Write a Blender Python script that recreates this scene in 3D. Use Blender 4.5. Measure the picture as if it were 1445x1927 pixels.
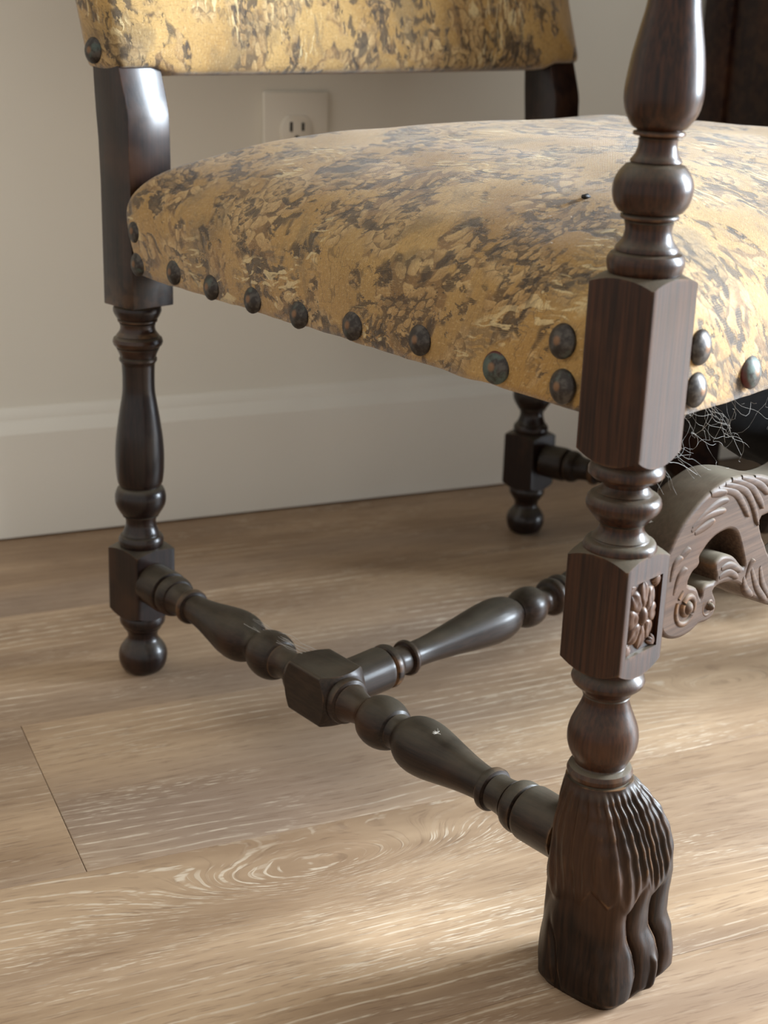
import bpy, bmesh, math, random
from mathutils import Vector, Matrix, noise as mnoise
random.seed(7)
for o in list(bpy.data.objects): bpy.data.objects.remove(o)
scn = bpy.context.scene
COL = scn.collection
# ------------------------------------------------------------------ camera
WF, WB, D = 0.3238, 0.2548, 0.5            # half width of the chair at front / back legs, leg-to-leg depth
WA, WD = -0.3922, 0.708                    # direction of the back wall and its distance (baseboard face)
def make_camera():
    f, pitch, roll, yaw = 2785.14, 0.3333, -0.0342, 0.8233
    fw = Vector((math.sin(yaw)*math.cos(pitch), math.cos(yaw)*math.cos(pitch), -math.sin(pitch)))
    r0 = Vector((math.cos(yaw), -math.sin(yaw), 0)); d0 = fw.cross(r0)
    r = math.cos(roll)*r0 + math.sin(roll)*d0
    d = -math.sin(roll)*r0 + math.cos(roll)*d0
    cd = bpy.data.cameras.new('camera'); co = bpy.data.objects.new('camera', cd); COL.objects.link(co)
    m = Matrix.Identity(4)
    for i in range(3):
        m[i][0] = r[i]; m[i][1] = -d[i]; m[i][2] = -fw[i]
    m.translation = (-0.9427, -0.4044, 0.533)
    co.matrix_world = m
    cd.sensor_fit = 'VERTICAL'; cd.sensor_height = 36; cd.lens = f/1927*36
    cd.clip_start = 0.02; cd.clip_end = 50
    cd.dof.use_dof = True; cd.dof.focus_distance = 0.90; cd.dof.aperture_fstop = 10
    scn.camera = co
make_camera()
# ------------------------------------------------------------------ light
scn.view_settings.view_transform = 'Standard'
scn.view_settings.look = 'None'
scn.view_settings.gamma = 1.0
scn.view_settings.use_curve_mapping = False
scn.view_settings.exposure = 0.14
w = bpy.data.worlds.new('world'); scn.world = w; w.use_nodes = True
w.node_tree.nodes['Background'].inputs[0].default_value = (1.0, 0.975, 0.93, 1)
w.node_tree.nodes['Background'].inputs[1].default_value = 0.74
def area(name, loc, target, sx, sy, power, col):
    ld = bpy.data.lights.new(name, 'AREA'); ld.shape = 'RECTANGLE'; ld.size = sx; ld.size_y = sy
    ld.energy = power; ld.color = col
    o = bpy.data.objects.new(name, ld); COL.objects.link(o); o.location = loc
    o.rotation_euler = (Vector(target)-Vector(loc)).to_track_quat('-Z', 'Y').to_euler()
    return o
area('window_light', (2.08, -1.46, 1.30), (0, 0.1, 1.30), 0.9, 1.8, 460, (0.78, 0.89, 1.0))
# ------------------------------------------------------------------ node helpers
def srgb(r, g, b):
    f = lambda c: (c/255/12.92) if c/255 <= 0.04045 else ((c/255+0.055)/1.055)**2.4
    return (f(r), f(g), f(b), 1)
class N:
    def __init__(s, name):
        s.mat = bpy.data.materials.new(name); s.mat.use_nodes = True
        s.t = s.mat.node_tree; s.b = s.t.nodes['Principled BSDF']
    def new(s, typ, **kw):
        n = s.t.nodes.new(typ)
        for k, v in kw.items(): setattr(n, k, v)
        return n
    def put(s, sock, v):
        if v is None: return
        if isinstance(v, bpy.types.NodeSocket): s.t.links.new(v, sock)
        else: sock.default_value = v
    def m(s, op, a, b=None, c=None, clamp=False):
        n = s.new('ShaderNodeMath', operation=op, use_clamp=clamp)
        s.put(n.inputs[0], a); s.put(n.inputs[1], b); s.put(n.inputs[2], c); return n.outputs[0]
    def vm(s, op, a, b=None, sc=None):
        n = s.new('ShaderNodeVectorMath', operation=op)
        s.put(n.inputs[0], a)
        if b is not None: s.put(n.inputs[1], b)
        if sc is not None: s.put(n.inputs['Scale'], sc)
        return n.outputs['Value'] if op in ('LENGTH', 'DOT_PRODUCT', 'DISTANCE') else n.outputs[0]
    def ss(s, x, a, b, lo=0.0, hi=1.0):
        n = s.new('ShaderNodeMapRange', interpolation_type='SMOOTHSTEP')
        s.put(n.inputs[0], x); n.inputs[1].default_value = a; n.inputs[2].default_value = b
        n.inputs[3].default_value = lo; n.inputs[4].default_value = hi; return n.outputs[0]
    def noise(s, v, scale, detail=3, rough=0.55, dist=0.0):
        n = s.new('ShaderNodeTexNoise'); s.put(n.inputs['Vector'], v); n.inputs['Scale'].default_value = scale
        n.inputs['Detail'].default_value = detail; n.inputs['Roughness'].default_value = rough
        n.inputs['Distortion'].default_value = dist; return n.outputs['Fac']
    def noisec(s, v, scale, detail=3):
        n = s.new('ShaderNodeTexNoise'); s.put(n.inputs['Vector'], v); n.inputs['Scale'].default_value = scale
        n.inputs['Detail'].default_value = detail; return n.outputs['Color']
    def mix(s, f, a, b, mode='MIX'):
        n = s.new('ShaderNodeMix', data_type='RGBA', blend_type=mode)
        s.put(n.inputs[0], f); s.put(n.inputs[6], a); s.put(n.inputs[7], b); return n.outputs[2]
    def scale(s, v, x, y, z): return s.vm('MULTIPLY', v, (x, y, z))
    def sep(s, v):
        n = s.new('ShaderNodeSeparateXYZ'); s.put(n.inputs[0], v); return n.outputs
    def comb(s, x, y, z=0.0):
        n = s.new('ShaderNodeCombineXYZ'); s.put(n.inputs[0], x); s.put(n.inputs[1], y); s.put(n.inputs[2], z); return n.outputs[0]
    def bump(s, h, strength, dist):
        n = s.new('ShaderNodeBump'); s.put(n.inputs['Height'], h); n.inputs['Strength'].default_value = strength
        n.inputs['Distance'].default_value = dist; s.t.links.new(n.outputs[0], s.b.inputs['Normal'])
    def obj(s): return s.new('ShaderNodeTexCoord').outputs['Object']
    def uv(s): return s.new('ShaderNodeTexCoord').outputs['UV']
    def geo(s): return s.new('ShaderNodeNewGeometry').outputs
    def set(s, **kw):
        for k, v in kw.items(): s.put(s.b.inputs[k.replace('_', ' ')], v)
        return s.mat
# ------------------------------------------------------------------ materials
def mat_wood(name, dark, light, axis, rough=0.36, dust=0.75, wear=0.5, coat=0.25, pt0=0.53):
    k = N(name); p = k.obj(); g = k.geo()
    s = [60, 60, 60]; s[axis] = 1.5
    gr = k.noise(k.scale(p, *s), 9.0, 5, 0.6, 0.0)
    s2 = [70, 70, 70]; s2[axis] = 2.2
    fine = k.noise(k.scale(p, *s2), 30.0, 2, 0.7)
    big = k.noise(p, 16.0, 3)
    c = k.mix(k.ss(gr, 0.30, 0.72), dark, light)
    c = k.mix(k.m('MULTIPLY', k.ss(fine, 0.55, 0.75), 0.45), c, srgb(24, 15, 11))
    c = k.mix(k.m('MULTIPLY', k.ss(big, 0.5, 0.72), 0.22), c, srgb(98, 62, 38))
    # worn edges and knocks
    pt = k.ss(g['Pointiness'], pt0, pt0+0.06)
    wn = k.m('MULTIPLY', k.m('MULTIPLY', pt, k.ss(k.noise(p, 90, 3), 0.42, 0.62)), wear)
    c = k.mix(wn, c, srgb(138, 100, 66))
    # dust settled on faces that look up
    nz = k.sep(g['Normal'])[2]
    du = k.m('MULTIPLY', k.m('MULTIPLY', k.ss(nz, 0.25, 0.95), k.ss(k.noise(p, 28, 4), 0.05, 0.75)), dust)
    c = k.mix(du, c, srgb(114, 106, 90))
    ro = k.m('ADD', k.m('MULTIPLY', du, 0.45), k.m('MULTIPLY_ADD', k.noise(p, 40, 3), 0.25, rough-0.12))
    k.bump(k.m('ADD', k.m('MULTIPLY', gr, 0.6), k.m('MULTIPLY', fine, 0.5)), 0.18, 0.0006)
    return k.set(Base_Color=c, Roughness=ro, Coat_Weight=coat*0.5, Coat_Roughness=0.22, Specular_IOR_Level=0.16)
DK, LT = srgb(24, 12, 8), srgb(60, 34, 20)
M_leg = mat_wood('stained_oak_upright', DK, LT, 2, 0.34, 0.7, 0.5, 0.5)
M_side = mat_wood('stained_oak_lengthwise', srgb(24, 17, 13), srgb(46, 33, 25), 1, 0.38, 0.45, 0.8, 0.25)
M_cross = mat_wood('stained_oak_crosswise', srgb(24, 16, 12), srgb(48, 33, 25), 0, 0.34, 0.45, 0.6, 0.35)
M_back = mat_wood('dark_stained_oak', srgb(15, 8, 7), srgb(36, 20, 16), 2, 0.36, 0.6, 0.3, 0.9)
M_scroll = mat_wood('dusty_carved_oak', srgb(60, 44, 34), srgb(86, 66, 52), 0, 0.50, 0.85, 0.5, 0.05)
M_paw = mat_wood('worn_carved_oak', srgb(18, 11, 8), srgb(44, 28, 18), 2, 0.40, 0.35, 1.0, 0.2, 0.508)
M_rosette = mat_wood('carved_oak_relief', srgb(54, 36, 27), srgb(92, 66, 50), 2, 0.4, 0.2, 0.8, 0.15)
M_cab = mat_wood('mahogany_panel', srgb(18, 7, 7), srgb(40, 17, 14), 2, 0.4, 0.2, 0.1, 0.2)
M_cabrail = mat_wood('mahogany_rail', srgb(48, 22, 15), srgb(84, 42, 28), 1, 0.4, 0.2, 0.1, 0.2)

def mat_fabric():
    k = N('verdure_tapestry'); uv = k.uv(); s = k.sep(uv)
    nz = lambda off, sc, d=2, r=0.5, di=0.0: k.noise(k.vm('ADD', uv, off), sc, d, r, di)
    wob = k.vm('SUBTRACT', k.noisec(uv, 26, 3), (0.5, 0.5, 0.5))
    warp = k.vm('ADD', uv, k.vm('SCALE', wob, sc=0.016))
    base = k.mix(k.ss(nz((0, 0, 0), 9, 3), 0.35, 0.65), srgb(168, 128, 66), srgb(193, 155, 92))
    c = base
    def leaves(c, scale, L, W, off, ang, mask, lo, hi, ground):
        vec = k.vm('ADD', warp, off)
        f1 = k.new('ShaderNodeTexVoronoi', voronoi_dimensions='2D', feature='F1')
        k.put(f1.inputs['Vector'], vec); f1.inputs['Scale'].default_value = scale; f1.inputs['Randomness'].default_value = 0.75
        q = k.sep(k.vm('SUBTRACT', vec, f1.outputs['Position'])); cc = k.sep(f1.outputs['Color'])
        an = k.m('ADD', k.m('MULTIPLY', ang, 9.0), k.m('MULTIPLY', cc[2], 1.3))
        ca, sa = k.m('COSINE', an), k.m('SINE', an)
        a = k.m('ADD', k.m('MULTIPLY', q[0], ca), k.m('MULTIPLY', q[1], sa))
        b = k.m('SUBTRACT', k.m('MULTIPLY', q[1], ca), k.m('MULTIPLY', q[0], sa))
        f = k.m('ADD', k.m('MULTIPLY', k.m('ABSOLUTE', b), 1/W), k.m('POWER', k.m('ABSOLUTE', k.m('MULTIPLY', a, 1/L)), 1.7))
        lc = k.mix(k.m('MULTIPLY_ADD', k.m('MULTIPLY', b, 1/W), 0.35, k.m('MULTIPLY', cc[0], 0.9), clamp=True), lo, hi)
        lc = k.mix(k.m('MULTIPLY', k.ss(k.m('ABSOLUTE', b), 0.0, W*0.16, 1, 0), 0.25), lc, ground)
        c2 = k.mix(k.ss(f, 0.78, 1.02), lc, ground)
        return k.mix(mask, c, c2)
    n1 = nz((0.3, 0.1, 0), 15, 3, 0.6); n3 = nz((7.7, 4.2, 0), 13, 3, 0.6); n5 = nz((2.2, 9.1, 0), 14, 3, 0.6)
    an1 = nz((4.4, 0.4, 0), 12, 1)
    calm = k.ss(nz((8.1, 5.5, 0), 16, 3, 0.6), 0.53, 0.56, 1, 0)
    m1 = k.m('MULTIPLY', k.ss(n1, 0.515, 0.540), calm); m3 = k.m('MULTIPLY', k.ss(n3, 0.520, 0.545), calm); m5 = k.m('MULTIPLY', k.ss(n5, 0.55, 0.575), calm)
    g1 = k.mix(k.ss(nz((6, 6, 0), 60, 2), 0.45, 0.6), srgb(140, 106, 62), srgb(92, 70, 42))
    c = leaves(c, 112, .0068, .0034, (0, 0, 0), an1, k.m('MULTIPLY', m1, 0.92), srgb(160, 122, 70), srgb(204, 168, 112), g1)
    c = leaves(c, 82, .0092, .0046, (0.7, 0.2, 0), nz((1.4, 7.4, 0), 11, 1), m3, srgb(172, 134, 80), srgb(208, 174, 118), g1)
    c = leaves(c, 150, .0050, .0026, (0.1, 0.9, 0), an1, k.m('MULTIPLY', m5, 0.9), srgb(150, 114, 66), srgb(190, 154, 100), srgb(84, 64, 40))
    # rosettes: petals round scattered centres
    v3 = k.new('ShaderNodeTexVoronoi', voronoi_dimensions='2D', feature='F1')
    warp2 = k.vm('ADD', uv, k.vm('SCALE', k.vm('SUBTRACT', k.noisec(uv, 70, 2), (0.5, 0.5, 0.5)), sc=0.009))
    k.put(v3.inputs['Vector'], warp2); v3.inputs['Scale'].default_value = 17
    df = k.vm('SUBTRACT', warp2, v3.outputs['Position'])
    dx = k.sep(df); r = k.vm('LENGTH', df)
    th = k.m('ARCTAN2', dx[1], dx[0])
    rr_ = k.m('MULTIPLY', r, 135.0); ringi = k.m('FLOOR', rr_)
    lob = k.m('ABSOLUTE', k.m('SINE', k.m('ADD', k.m('MULTIPLY', th, 4.0), k.m('MULTIPLY', ringi, 1.5708))))
    ph = k.m('FRACT', rr_)
    pl = k.m('MAXIMUM', k.ss(k.m('SUBTRACT', ph, k.m('MULTIPLY', lob, 0.55)), 0.34, 0.50), k.ss(lob, 0.05, 0.22, 1, 0))
    rosm = k.m('MULTIPLY', k.ss(nz((1.5, 3.3, 0), 12, 2), 0.50, 0.55), k.ss(r, 0.017, 0.023, 1, 0))
    c = k.mix(k.m('MULTIPLY', rosm, 0.9), c, k.mix(ph, srgb(204, 170, 116), srgb(166, 130, 80)))
    c = k.mix(k.m('MULTIPLY', k.m('MULTIPLY', pl, rosm), 0.62), c, srgb(88, 68, 42))
    # olive half tones
    c = k.mix(k.m('MULTIPLY', k.ss(nz((3.1, 1.7, 0), 19, 4, 0.6, 0.5), 0.53, 0.66), 0.5), c, srgb(108, 92, 64))
    # dark ground showing between the plants, woven as hatching
    dn = k.noise(k.vm('ADD', k.scale(warp, 1.7, 0.8, 1), (1.3, 8.8, 0)), 40.0, 5, 0.70, 0.2)
    band = lambda n, c0: k.ss(k.m('ABSOLUTE', k.m('SUBTRACT', n, c0)), 0.012, 0.040, 1, 0)
    zone = k.m('MAXIMUM', k.m('MAXIMUM', band(n1, 0.50), band(n3, 0.51)), band(n5, 0.55))
    zone = k.m('MAXIMUM', zone, k.m('MULTIPLY', m5, 0.5))
    zone = k.m('MULTIPLY', zone, k.m('MAXIMUM', calm, k.m('MULTIPLY', band(calm, 0.5), 1.0)))
    dm = k.m('MULTIPLY', k.ss(dn, 0.512, 0.530), zone)
    ha = k.m('SINE', k.m('MULTIPLY', k.m('ADD', s[0], s[1]), 3300.0))
    hb = k.m('SINE', k.m('MULTIPLY', k.m('SUBTRACT', s[0], s[1]), 3300.0))
    hat = k.ss(k.m('MULTIPLY', ha, hb), -0.6, 0.2, 0.50, 1.0)
    c = k.mix(k.m('MULTIPLY', k.m('MULTIPLY', dm, hat), 0.95), c, srgb(36, 31, 28))
    # strands of paler and blue-grey silk
    wv = k.noise(k.scale(k.vm('ADD', warp, (2, 6, 0)), 1.0, 0.22, 1), 170.0, 2, 0.5, 1.2)
    sm_ = k.ss(nz((9, 2, 0), 13, 2), 0.55, 0.60)
    st = k.m('MULTIPLY', k.ss(wv, 0.56, 0.62), sm_)
    c = k.mix(k.m('MULTIPLY', k.m('MULTIPLY', k.ss(wv, 0.40, 0.46, 1, 0), sm_), 0.45), c, srgb(92, 84, 72))
    c = k.mix(k.m('MULTIPLY', st, 0.8), c, srgb(226, 202, 150))
    # soiling and thread noise
    c = k.mix(k.m('MULTIPLY', k.ss(nz((0, 5, 0), 7, 4), 0.52, 0.75), 0.35), c, srgb(110, 88, 60))
    wx = k.m('SINE', k.m('MULTIPLY', s[0], 4600.0)); wy = k.m('SINE', k.m('MULTIPLY', s[1], 6400.0))
    weave = k.m('MULTIPLY', wx, wy)
    c = k.mix(k.ss(k.m('ADD', weave, k.m('MULTIPLY', k.noise(uv, 900, 2), 1.6)), 0.1, 1.7, 0, 0.42), c, srgb(88, 66, 40))
    thr = k.noise(k.scale(uv, 260, 900, 1), 1.0, 2, 0.7); thr2 = k.noise(k.scale(k.vm('ADD', uv, (3, 3, 0)), 800, 240, 1), 1.0, 2, 0.7)
    ndm = k.m('SUBTRACT', 1.0, dm)
    c = k.mix(k.m('MULTIPLY', k.ss(thr, 0.48, 0.72, 0, 0.45), ndm), c, srgb(96, 72, 44))
    c = k.mix(k.m('MULTIPLY', k.ss(thr2, 0.52, 0.74, 0, 0.30), ndm), c, srgb(226, 200, 152))
    # thin drawn outlines wandering over the plain ground
    ol = k.noise(warp, 55.0, 2, 0.5, 0.4)
    c = k.mix(k.m('MULTIPLY', k.ss(k.m('ABSOLUTE', k.m('SUBTRACT', ol, 0.5)), 0.0, 0.012, 1, 0), k.ss(nz((2, 2, 0), 15, 2), 0.45, 0.55, 0, 0.6)), c, srgb(96, 74, 46))
    k.bump(k.m('ADD', k.m('MULTIPLY', weave, 0.3), k.m('ADD', k.m('MULTIPLY', k.noise(uv, 500, 3), 0.6),
           k.m('SUBTRACT', k.m('MULTIPLY', st, 0.8), k.m('MULTIPLY', dm, 0.6)))), 0.6, 0.0008)
    return k.set(Base_Color=c, Roughness=0.62, Sheen_Weight=0.6, Sheen_Roughness=0.25, Sheen_Tint=srgb(235, 235, 235), Specular_IOR_Level=0.35)
M_fab = mat_fabric()

def mat_nail(name, verd):
    k = N(name); p = k.obj(); s = k.sep(p)
    r = k.m('SQRT', k.m('ADD', k.m('MULTIPLY', s[0], s[0]), k.m('MULTIPLY', s[1], s[1])))
    rnd = k.new('ShaderNodeObjectInfo').outputs['Random']
    pv = k.vm('ADD', p, k.comb(k.m('MULTIPLY', rnd, 7.0), rnd))
    c = k.mix(k.ss(k.noise(pv, 260, 3), 0.4, 0.65), srgb(46, 40, 36), srgb(74, 68, 62))
    gr = k.m('MULTIPLY', k.ss(k.noise(pv, 90, 4), 0.56 - verd, 0.72 - verd), 0.55 + verd)
    c = k.mix(gr, c, srgb(84, 98, 90))
    c = k.mix(k.m('MULTIPLY', k.ss(r, 0.0012, 0.0034, 1, 0), 0.75), c, srgb(128, 92, 62))
    if verd > 0.1: c = k.mix(k.m('MULTIPLY', k.ss(r, 0.0070, 0.0084), k.ss(k.noise(pv, 60, 2), 0.4, 0.6)), c, srgb(84, 32, 26))
    k.bump(k.noise(pv, 500, 3), 0.3, 0.0004)
    return k.set(Base_Color=c, Metallic=0.55, Roughness=k.m('ADD', k.m('MULTIPLY', gr, 0.3), 0.42))
M_nail = mat_nail('aged_bronze', 0.0); M_nailg = mat_nail('verdigris_bronze', 0.16)

def plain(name, col, rough=0.6, **kw):
    k = N(name); return k.set(Base_Color=col, Roughness=rough, **kw)
def mat_paint(name, col, rough):
    k = N(name); p = k.obj()
    c = k.mix(k.ss(k.noise(p, 3, 3), 0.3, 0.7), col, tuple(x*0.96 for x in col[:3])+(1,))
    k.bump(k.noise(p, 420, 3), 0.12, 0.0006)
    return k.set(Base_Color=c, Roughness=rough)
M_wall = mat_paint('wall_paint', srgb(240, 236, 224), 0.75)
M_base = mat_paint('baseboard_paint', srgb(243, 239, 228), 0.45)
M_plate = plain('outlet_plastic', srgb(240, 234, 220), 0.35)
M_black = plain('slot_black', srgb(12, 11, 11), 0.7)
def mat_cloth():
    k = N('black_cambric'); p = k.obj()
    c = k.mix(k.ss(k.noise(p, 120, 4), 0.45, 0.7), srgb(3, 3, 4), srgb(11, 10, 11))
    return k.set(Base_Color=c, Roughness=0.95, Specular_IOR_Level=0.1)
M_cloth = mat_cloth()
M_web = plain('cobweb_grey', srgb(196, 192, 186), 0.8)
M_lint = plain('white_lint', srgb(228, 224, 216), 0.9)
M_crumb = plain('black_crumb', srgb(14, 12, 12), 0.6)

def mat_floor():
    k = N('limed_oak_plank'); pos = k.geo()['Position']
    ca, sa = math.cos(WA), math.sin(WA)
    q = k.sep(pos)
    s = k.m('ADD', k.m('MULTIPLY', q[0], ca), k.m('MULTIPLY', q[1], sa))
    t = k.m('ADD', k.m('MULTIPLY', q[0], -sa), k.m('MULTIPLY', q[1], ca))
    rnd = k.new('ShaderNodeObjectInfo').outputs['Random']
    ro = k.m('MULTIPLY', rnd, 37.0)
    st = k.comb(s, t, ro)
    # growth-ring field: nearly straight across the plank, closing to ovals round the knots
    G = k.m('ADD', t, k.m('MULTIPLY', k.m('SUBTRACT', k.noise(k.scale(st, 1.6, 5.0, 1), 1.0, 3), 0.5), 0.055))
    for (s0, t0, a, b, A) in ((-0.40, 0.033, 0.105, 0.034, 0.075), (0.03, 0.165, 0.085, 0.030, 0.06), (-0.95, 0.42, 0.10, 0.03, 0.06), (0.55, -0.03, 0.1, 0.03, 0.06)):
        ds = k.m('MULTIPLY', k.m('SUBTRACT', s, s0), 1/a); dt = k.m('MULTIPLY', k.m('SUBTRACT', k.m('ADD', t, k.m('MULTIPLY', k.m('SUBTRACT', k.noise(st, 14, 3), 0.5), 0.012)), t0), 1/b)
        e = k.m('EXPONENT', k.m('MULTIPLY', k.m('ADD', k.m('MULTIPLY', ds, ds), k.m('MULTIPLY', dt, dt)), -1.0))
        G = k.m('ADD', G, k.m('MULTIPLY', e, A))
    Gn = k.m('ADD', G, k.m('MULTIPLY', k.m('SUBTRACT', k.noise(k.scale(st, 9, 60, 1), 1.0, 4), 0.5), 0.006))
    ring = k.m('SINE', k.m('MULTIPLY', Gn, 2*math.pi/0.0105))
    zone = k.ss(k.noise(k.scale(st, 3.4, 11, 1), 1.0, 3), 0.46, 0.66)
    brk = k.ss(k.noise(k.scale(st, 60, 300, 1), 1.0, 3), 0.36, 0.58)
    line = k.m('MULTIPLY', k.m('MULTIPLY', k.ss(ring, 0.80, 0.99), brk), k.m('MULTIPLY_ADD', zone, 0.92, 0.08))
    # short chalky pores along the grain
    pv = k.comb(k.m('MULTIPLY', s, 70.0), k.m('MULTIPLY', G, 820.0), ro)
    pore = k.m('MULTIPLY', k.ss(k.noise(pv, 1.0, 2), 0.57, 0.66), k.ss(k.noise(k.scale(st, 7, 26, 1), 1.0, 3), 0.46, 0.66))
    pv2 = k.comb(k.m('MULTIPLY', s, 48.0), k.m('MULTIPLY', G, 560.0), k.m('ADD', ro, 5.0))
    dpore = k.ss(k.noise(pv2, 1.0, 3), 0.52, 0.72)
    cloud = k.noise(k.scale(st, 3.0, 14, 1), 1.0, 4, 0.6)
    c = k.mix(k.ss(cloud, 0.32, 0.68), srgb(146, 119, 92), srgb(188, 159, 127))
    c = k.mix(k.ss(k.noise(k.scale(st, 1.3, 5, 1), 1.0, 2), 0.42, 0.68, 0, 0.65), c, srgb(142, 124, 110))
    c = k.mix(k.m('MULTIPLY', k.ss(k.m('SINE', k.m('MULTIPLY', Gn, 2*math.pi/0.0105)), -1, 0.2, 1, 0), 0.08), c, srgb(112, 84, 62))
    c = k.mix(k.m('MULTIPLY', dpore, 0.45), c, srgb(104, 80, 62))
    c = k.mix(k.m('MULTIPLY', k.m('MAXIMUM', line, k.m('MULTIPLY', pore, 0.85)), 0.66), c, srgb(228, 212, 188))
    c = k.mix(k.m('MULTIPLY', rnd, 0.16), c, srgb(150, 124, 100))
    k.bump(k.m('ADD', k.m('MULTIPLY', line, 0.6), k.m('SUBTRACT', k.m('MULTIPLY', pore, 0.5), k.m('MULTIPLY', dpore, 0.5))), 0.22, 0.0005)
    return k.set(Base_Color=c, Roughness=k.m('MULTIPLY_ADD', cloud, 0.15, 0.42), Specular_IOR_Level=0.4)
M_floor = mat_floor()
# ------------------------------------------------------------------ mesh helpers
def link(name, me, mat=None, parent=None, smooth=None):
    o = bpy.data.objects.new(name, me); COL.objects.link(o)
    if mat: me.materials.append(mat)
    if smooth is not None:
        for p in me.polygons: p.use_smooth = True
        me.set_sharp_from_angle(angle=math.radians(smooth))
    if parent: o.parent = parent
    return o
def bm_obj(name, bm, mat, parent=None, smooth=40):
    bmesh.ops.recalc_face_normals(bm, faces=bm.faces)
    me = bpy.data.meshes.new(name); bm.to_mesh(me); bm.free()
    return link(name, me, mat, parent, smooth)
def tag(o, label=None, cat=None, group=None, kind=None):
    if label: o['label'] = label
    if cat: o['category'] = cat
    if group: o['group'] = group
    if kind: o['kind'] = kind
    return o
def empty(name, loc=(0, 0, 0), rz=0):
    o = bpy.data.objects.new(name, None); COL.objects.link(o); o.location = loc; o.rotation_euler = (0, 0, rz)
    o.empty_display_size = 0.05; return o
def refine(prof, step=0.0016):
    """Catmull-Rom through the turning profile, leaving fillets crisp."""
    P = prof; out = []
    for i in range(len(P)-1):
        p0 = P[max(0, i-1)]; p1 = P[i]; p2 = P[i+1]; p3 = P[min(len(P)-1, i+2)]
        L = math.hypot(p2[0]-p1[0], p2[1]-p1[1]); n = max(1, min(6, int(L/step)))
        for j in range(n):
            u = j/n
            h = lambda a, b, c, d: 0.5*(2*b+(c-a)*u+(2*a-5*b+4*c-d)*u*u+(3*b-3*c+d-a)*u**3)
            if L < 0.0022: out.append((p1[0]+(p2[0]-p1[0])*u, p1[1]+(p2[1]-p1[1])*u))
            else:
                zz = h(p0[0], p1[0], p2[0], p3[0]); lo, hi = sorted((p1[0], p2[0]))
                rr = h(p0[1], p1[1], p2[1], p3[1])
                out.append((min(max(zz, lo), hi), max(min(rr, max(p1[1], p2[1])+0.0006), min(p1[1], p2[1])-0.0006)))
    out.append(P[-1]); return out
def lathe(bm, prof, fn, seg=56, grooves=(), gd=0.0011):
    """prof = [(along, radius)], fn(along, a, b) -> xyz with a,b the two radial offsets."""
    rings = []; PR = refine(prof)
    for g0 in grooves:
        sgn = 1 if PR[-1][0] > PR[0][0] else -1
        def rad_at(z):
            for (a, b) in zip(PR, PR[1:]):
                if min(a[0], b[0]) <= z <= max(a[0], b[0]) and a[0] != b[0]: return a[1]+(b[1]-a[1])*(z-a[0])/(b[0]-a[0])
            return 0.012
        add = [(g0+sgn*o, rad_at(g0+sgn*o)-gd*q) for o, q in ((-.0008, 0), (-.0003, 1), (.0003, 1), (.0008, 0))]
        PR = sorted([p for p in PR if abs(p[0]-g0) > .0008] + add, key=lambda p: sgn*p[0])
    for (z, r) in PR:
        rings.append([bm.verts.new(fn(z, r*math.cos(2*math.pi*i/seg), r*math.sin(2*math.pi*i/seg))) for i in range(seg)])
    for a, b in zip(rings, rings[1:]):
        for i in range(seg): bm.faces.new((a[i], a[(i+1) % seg], b[(i+1) % seg], b[i]))
    bm.faces.new(rings[0]); bm.faces.new(rings[-1][::-1])
def block(bm, ax, ay, z0, z1, cut0, cut1, fn, rc=0.0012, per=14):
    """squared block with lathe-turned shoulders: corners cut lower than the face middles; fn(z, a, b)->xyz"""
    pts = []
    cs = [(1, 1), (-1, 1), (-1, -1), (1, -1)]
    for k, (sx, sy) in enumerate(cs):
        for j in range(4):
            an = math.radians(90*k + j*30)
            pts.append((sx*(ax-rc)+rc*math.cos(an), sy*(ay-rc)+rc*math.sin(an)))
        nx, ny = cs[(k+1) % 4]
        a = pts[-1]; an = math.radians(90*(k+1)); b = (nx*(ax-rc)+rc*math.cos(an), ny*(ay-rc)+rc*math.sin(an))
        for j in range(1, per): pts.append((a[0]+(b[0]-a[0])*j/per, a[1]+(b[1]-a[1])*j/per))
    am = min(ax, ay); R = math.hypot(ax, ay)
    f = lambda r: max(0.0, (r-0.86*am)/(R-0.86*am))**1.35
    rows = []
    fr = [0.45, 0.62, 0.74, 0.84, 0.92, 1.0]
    for q in fr: rows.append([bm.verts.new(fn(z0+cut0*f(q*math.hypot(*p)), q*p[0], q*p[1])) for p in pts])
    lo = [Vector(v.co) for v in rows[-1]]; hi = [Vector(fn(z1-cut1*f(math.hypot(*p)), *p)) for p in pts]
    for q in (0.03, 0.10, 0.5, 0.90, 0.97): rows.append([bm.verts.new(a.lerp(b, q)) for a, b in zip(lo, hi)])
    top = []
    for q in fr[::-1]: top.append([bm.verts.new(fn(z1-cut1*f(q*math.hypot(*p)), q*p[0], q*p[1])) for p in pts])
    rows += top; n = len(pts)
    for a, b in zip(rows, rows[1:]):
        for i in range(n): bm.faces.new((a[i], a[(i+1) % n], b[(i+1) % n], b[i]))
    bm.faces.new(rows[0]); bm.faces.new(rows[-1][::-1])
def box(bm, x0, x1, y0, y1, z0, z1, fn=lambda x, y, z: (x, y, z), bev=0):
    vs = [bm.verts.new(fn(x, y, z)) for z in (z0, z1) for x, y in ((x0, y0), (x1, y0), (x1, y1), (x0, y1))]
    fs = [(0, 3, 2, 1), (4, 5, 6, 7), (0, 1, 5, 4), (1, 2, 6, 5), (2, 3, 7, 6), (3, 0, 4, 7)]
    ff = [bm.faces.new([vs[i] for i in q]) for q in fs]
    if bev:
        es = list({e for q in ff for e in q.edges})
        bmesh.ops.bevel(bm, geom=es, offset=bev, segments=2, affect='EDGES', profile=0.5)
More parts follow.
